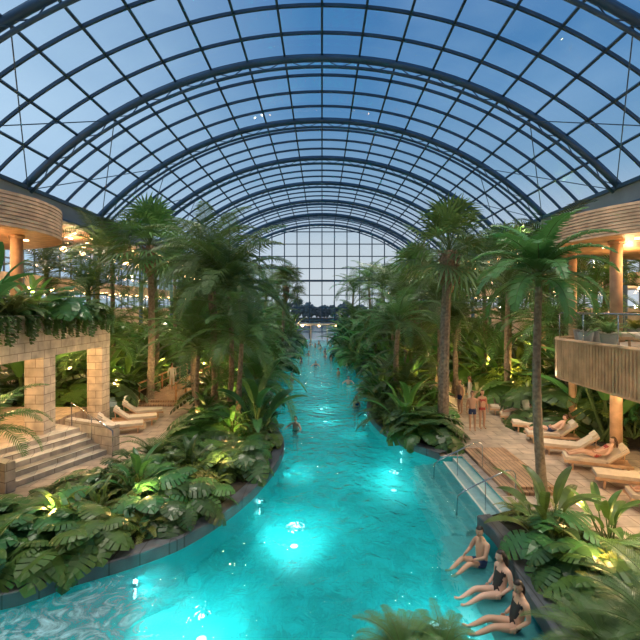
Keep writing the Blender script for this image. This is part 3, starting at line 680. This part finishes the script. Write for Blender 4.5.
def body(pname,J):
    if pname in CACHE: return CACHE[pname]
    names=list(J.keys()); names.remove('pelvis'); names=['pelvis']+names
    me=bpy.data.meshes.new('b'); me.from_pydata([J[n] for n in names],[(names.index(a),names.index(b)) for a,b in BON],[])
    o=bpy.data.objects.new('b',me); COL.objects.link(o); o.modifiers.new('s','SKIN'); sb=o.modifiers.new('u','SUBSURF'); sb.levels=2; sb.render_levels=2
    for i,n in enumerate(names):
        k=n if n in RAD else n[:-1]; r=RAD[k]; sv=me.skin_vertices[0].data[i]; sv.radius=(r,r); sv.use_root=(n=='pelvis')
    dg=bpy.context.evaluated_depsgraph_get(); dg.update(); ev=bpy.data.meshes.new_from_object(o.evaluated_get(dg))
    res=([v.co.copy() for v in ev.vertices],[tuple(p.vertices) for p in ev.polygons]); bpy.data.objects.remove(o); CACHE[pname]=res; return res
def person(name,pn,J,loc,rz,female=False,sk=0,ha=0,su=0,robe=False,look=0,s=1.0,pitch=0):
    V,F=body(pn,J); mb=MB(); mi=[]
    def near(c):
        best=None
        for a,b in BON:
            A,B=J[a],J[b]; d=B-A; t=max(0,min(1,(c-A).dot(d)/d.length_squared)); q=(c-(A+d*t)).length
            if best is None or q<best[0]: best=(q,a,b,t)
        return best
    ax=(J['neck']-J['pelvis']); al=ax.length; ax=ax.normalized()
    for f in F:
        c=sum((V[i] for i in f),Vector())/len(f); _,a,b,t=near(c); m=0
        if robe: m=1 if not(b=='head' or b[:3]=='toe' or (b[:2]=='an' and t>.3) or (b=='neck' and t>.7)) else 0
        else:
            if b[:3]=='hip' or (b=='belly' and t<.35): m=1
            if b[:2]=='kn' and t<(.10 if female else .42): m=1
            if female:
                h=(c-J['pelvis']).dot(ax)/al; arm=b[:2] in('el','wr')
                if not arm and b!='head' and (h<.80 if su==0 else .55<h<.80) and h>-.3 and b[:2] not in('kn','an','to'): m=1
        mi.append(m)
    mb.v=[tuple(v) for v in V]; mb.f=list(F); mb.m=mi
    for sd,sg in(('R',1),('L',-1)):
        w=J['wr'+sd]; d=(w-J['el'+sd]).normalized(); sid=d.cross(Vector((sg,0,.2))).normalized(); nr=d.cross(sid).normalized()
        inn=nr if nr.x*sg<0 else -nr
        Mx=Matrix((sid,d,nr)).transposed()
        mb.ell(w+d*.05,(.040,.056,.018),0,10,8,M=Mx)
        for k,(o,L) in enumerate(((-.028,.068),(-.010,.08),(.009,.075),(.027,.058))):
            b=w+d*.088+sid*o; m=b+(d*.9+inn*.25).normalized()*L*.45; e=m+(d*.7+inn*.7).normalized()*L*.35; t=e+(d*.4+inn*.9).normalized()*L*.25
            mb.tube([b-d*.02,b,m,e,t],[.0095,.0095,.0088,.008,.005],6,0)
        th=w+d*.03-sid*.03; mb.tube([th,th-sid*.02+d*.018,th-sid*.035+d*.04+inn*.01,th-sid*.038+d*.06+inn*.02],[.012,.0115,.010,.006],6,0)
    H=Matrix.Rotation(look,3,'Z')@Matrix.Rotation(pitch,3,'X'); hc=J['head']+H@Vector((0,.02,.09))
    nu,nv=20,16; vs=[]
    def hp(th,ph,k=1):
        x=.076*math.sin(ph)*math.cos(th); y=.096*math.sin(ph)*math.sin(th); z=.118*math.cos(ph)
        if z<0: x*=1-.30*(-z/.118); y=y*(1-.18*(-z/.118))+(.012*(-z/.118))
        return Vector((x*k,y*k,z*k))
    for j in range(nv+1):
        for i in range(nu): vs.append(hc+H@hp(2*math.pi*i/nu,math.pi*j/nv))
    mb.add(vs,[(j*nu+i,(j+1)*nu+i,(j+1)*nu+(i+1)%nu,j*nu+(i+1)%nu) for j in range(nv) for i in range(nu)],0)
    P=lambda x,y,z: hc+H@Vector((x,y,z))
    mb.add([P(-.006,.092,.01),P(.006,.092,.01),P(.016,.088,-.032),P(-.016,.088,-.032),P(0,.118,-.028)],[(0,1,4),(1,2,4),(2,3,4),(3,0,4)],0)
    for sg in(-1,1):
        mb.ell(P(sg*.03,.080,.004),(.014,.010,.009),3,8,6,M=H); mb.ell(P(sg*.03,.0885,.004),(.006,.004,.006),4,8,6,M=H)
        mb.ell(P(sg*.03,.084,.024),(.017,.006,.004),2,8,4,M=H); mb.ell(P(sg*.078,-.002,-.008),(.010,.020,.030),0,8,6,M=H)
    mb.ell(P(0,.086,-.056),(.024,.007,.008),5,10,6,M=H)
    vs=[];idx={}
    for j in range(nv+1):
        for i in range(nu):
            p=hp(2*math.pi*i/nu,math.pi*j/nv,1.10); idx[(j,i)]=len(vs); vs.append((p,hc+H@(p+Vector((0,-.006,.006)))))
    fs=[]
    for j in range(nv):
        for i in range(nu):
            q=[idx[(j,i)],idx[(j+1,i)],idx[(j+1,(i+1)%nu)],idx[(j,(i+1)%nu)]]; c=sum((vs[k][0] for k in q),Vector())/4
            if c.z>.062 or (c.y<.01 and c.z>-.06): fs.append(tuple(q))
    mb.add([v[1] for v in vs],fs,2)
    if female: mb.tube([P(0,-.07,.04),P(0,-.10,-.05),P(0,-.115,-.16),P(0,-.11,-.24)],[.06,.07,.06,.02],10,2,True,.6)
    o=mb.obj(name,[SK[sk],SU[3] if robe else SU[su],HA[ha],M_eye,M_iris,M_lip],True,loc=loc,rz=rz); o.scale=(s,s,s); return o
B=-.30
person('man_seated','sit2',SIT2,(3.55,9.6,B),math.radians(112),False,1,0,1,look=.3,pitch=-.1,s=1.0)
person('woman_seated','sit',SIT,(3.52,8.6,B),math.radians(106),True,0,0,0,look=-.3,s=1.0)
person('woman_seated','sit',SIT,(3.45,7.7,B),math.radians(95),True,1,0,0,look=.5,pitch=-.15,s=1.0)
for i,(x,y,a) in enumerate(((-1.25,20.4,2.5),(2.0,25,.5),(-2.6,27.5,4),(1.4,37,1),(-.6,42,3),(1.0,47,5),(-1.6,52,2),(.4,55,0),(-.2,60,1),(1.2,64,3),(-1.8,66,4),(-2.4,34,2.2),(2.8,30,2),(-2.2,45,1),(-3,57,2),(-2.9,24.2,1),(.4,49.5,2),(-2.8,49,3),(1.9,51,4),(-1.0,63,2),(1.9,58,1),(-2.6,39,5),(2.4,41,2),(-.5,68,1),(2.0,32.5,3))):
    person('swimmer','wade' if i%2==0 else 'stand',WADE if i%2==0 else STAND,(x,y,-1.4),a,i%3==1,i%2,i%2,i%3)
for (x,y,a,f,rb,su) in((6.75,19.3,2.9,False,False,1),(7.3,19.6,3.3,True,False,2),(-9.6,27.5,.2,False,True,0),(-9.0,30.5,3.0,True,True,0),(8.1,23.6,1.0,True,True,0),(7.2,22.4,2,False,False,1)):
    person('guest_standing','stand',STAND,(x,y,.23 if x<0 else 0),a,f,1,1,su,rb)
for (k,f,su) in((2,True,2),(4,False,1),(6,True,0),(0,False,1)):
    x,y=RL[k]; person('guest_reclining','lie',LIE,(x+.04,y,.42),RLz,f,0,1,su)
# ---------------------------------------------------------------- lights
def poollamp(x,y,side,W=90):
    e=empty('underwater_pool_lamp',(x,y,-.75)); mb=MB(); mb.tube([(0,0,0),(side*.04,0,0)],.10,14,0); mb.tube([(0,0,0),(side*.03,0,0)],.14,14,1); mb.obj('lens',[M_pooll,M_chrome],True,parent=e)
    plight('glow',(side*.07,0,.1),W,col=(.55,1,.97),rad=.08,parent=e,kind='SPOT',spot=math.radians(150),rot=(0,math.radians(-62*side),0),blend=1)
for y in(9.4,13.2,18,24,31,39,48,60): poollamp(xl(y)+.02,y,1,140+y*4)
for y in(17.6,23.5,32,42,54,66): poollamp((xr(y) if y>12 else 3.42)-.02,y,-1,140+y*4)
def flood(x,y,W):
    e=empty('pool_lamp_fill',(x,y,-1.4)); mb=MB(); mb.tube([(0,0,0),(0,0,.04)],.11,16,0); mb.tube([(0,0,0),(0,0,.03)],.15,16,1); mb.obj('lens',[M_pooll,M_chrome],True,parent=e)
    plight('glow',(0,0,1.05),W,col=(.75,1,.97),rad=.15,parent=e,kind='SPOT',spot=math.radians(125),rot=(0,0,0),blend=1)  # added spot above the lens, aimed down to lay a bright patch
for (x,y,W) in((-.8,12.4,230),(-2.5,8.9,260),(2.3,8.4,190),(2.7,16.2,150),(-5.4,6.6,300),(.2,26,170),(0,38,200),(-.6,50,220)): flood(x,y,W)  # near ones follow visible underwater lamps; froth and far ones are added fill
random.seed(21)
ups=[(-3.2,13.5),(-4.6,11.2),(-6.4,10.2),(-8,9.6),(-3.4,17),(-4.8,22),(-5.3,27),(-5.6,33),(-11,23),(-12.5,26),(-11.5,31),(-10.5,37),(4.2,19.5),(5.0,23.5),(5.6,28),(6.3,34),(11.3,18.5),(11.6,22),(11.5,26),(12,31),(11,37),(6.2,10.2),(5.3,8.2),(7.6,9.2),(-6,41),(-6,50),(-7,60),(5,42),(5,51),(6,61),(-12,45),(-13,56),(12,45),(12,56),(-10.8,12),(-10.8,16),(-14,24),(-14.5,29),(-15,35),(14,20.5),(14,25),(14.5,30),(14,37),(-8,29),(8.5,29),(-7.5,35.5),(8,40),(-9,48),(9,48),(-5.4,18.6)]
for x,y in ups:
    far=y>20; z=1.0 if not far else 1.7
    if x==-10.8: z=6.1
    if abs(x)>13: z=3.0
    plight('garden_uplight',(x,y,z),(24 if not far else 120),col=(1,.60,.20),rad=.06)
for y in(17,20,23.5,27): plight('path_light',(-8.3,y,2.8),60,col=(1,.66,.36),rad=.05)
for y in(17,20.5,24): plight('path_light',(8.4,y,2.9),75,col=(1,.66,.36),rad=.05)
for y in range(2,76,8):
    for s in(-1,1):
        if y>8: plight('side_fill_spot',(s*15.5,y,12.2),1700,col=(1,.82,.58),rad=.3,kind='SPOT',spot=math.radians(115),rot=(0,0,0))  # added fill over the planting, no fitting at the eaves
        plight('overhead_fill_spot',(s*6.5,y,18.3),2600,col=(1,.89,.72),rad=.3,kind='SPOT',spot=math.radians(75),rot=(0,0,0))  # added fill from above, no lamp hangs in the vault
plight('bather_fill_spot',(7.9,8.5,3.0),420,col=(1,.82,.6),rad=.1,kind='SPOT',spot=1.5,rot=(0,math.radians(56),0))  # added fill aimed at the seated bathers, not a balcony fixture
# ---------------------------------------------------------------- world
w=bpy.data.worlds.new('dusk_sky'); sc.world=w; w.use_nodes=True; N=w.node_tree.nodes; L=w.node_tree.links; bg=N['Background']
tc=N.new('ShaderNodeTexCoord'); sx=N.new('ShaderNodeSeparateXYZ'); L.new(tc.outputs['Generated'],sx.inputs[0])
cr=N.new('ShaderNodeValToRGB'); el=cr.color_ramp.elements; el[0].position=0; el[0].color=(.54,.58,.62,1); el[1].position=1; el[1].color=(.025,.09,.24,1)
for p,c in((.14,(.46,.53,.60)),(.27,(.20,.34,.49)),(.42,(.08,.22,.42)),(.62,(.045,.155,.36))):
    e=el.new(p); e.color=(*c,1)
L.new(sx.outputs[2],cr.inputs[0])
mr=N.new('ShaderNodeMapRange'); mr.inputs[1].default_value=-.02; mr.inputs[2].default_value=-.62; mr.inputs[3].default_value=0; mr.inputs[4].default_value=.9; L.new(sx.outputs[0],mr.inputs[0])
mp=N.new('ShaderNodeMapping'); mp.inputs['Scale'].default_value=(1.2,1.2,3); L.new(tc.outputs['Generated'],mp.inputs[0])
nz=N.new('ShaderNodeTexNoise'); nz.inputs['Scale'].default_value=2.2; nz.inputs['Detail'].default_value=6; L.new(mp.outputs[0],nz.inputs[0])
mr2=N.new('ShaderNodeMapRange'); mr2.inputs[1].default_value=.42; mr2.inputs[2].default_value=.72; mr2.inputs[4].default_value=.25; L.new(nz.outputs['Fac'],mr2.inputs[0])
ad=N.new('ShaderNodeMath'); ad.operation='ADD'; ad.use_clamp=True; L.new(mr.outputs[0],ad.inputs[0]); L.new(mr2.outputs[0],ad.inputs[1])
mx=N.new('ShaderNodeMixRGB'); mx.inputs[2].default_value=(.40,.56,.72,1); L.new(ad.outputs[0],mx.inputs[0]); L.new(cr.outputs[0],mx.inputs[1]); L.new(mx.outputs[0],bg.inputs[0])
bg.inputs[1].default_value=1.0
# ---------------------------------------------------------------- camera
cam=bpy.data.cameras.new('camera'); co=bpy.data.objects.new('camera',cam); COL.objects.link(co); sc.camera=co
co.location=(0,0,5.5); co.rotation_euler=(math.radians(90),0,0); cam.sensor_width=36; cam.lens=430/640*36; cam.shift_y=-12/640; cam.shift_x=-2/640; cam.clip_end=2000; cam.clip_start=.05
sc.view_settings.view_transform='Standard'; sc.view_settings.exposure=0.35
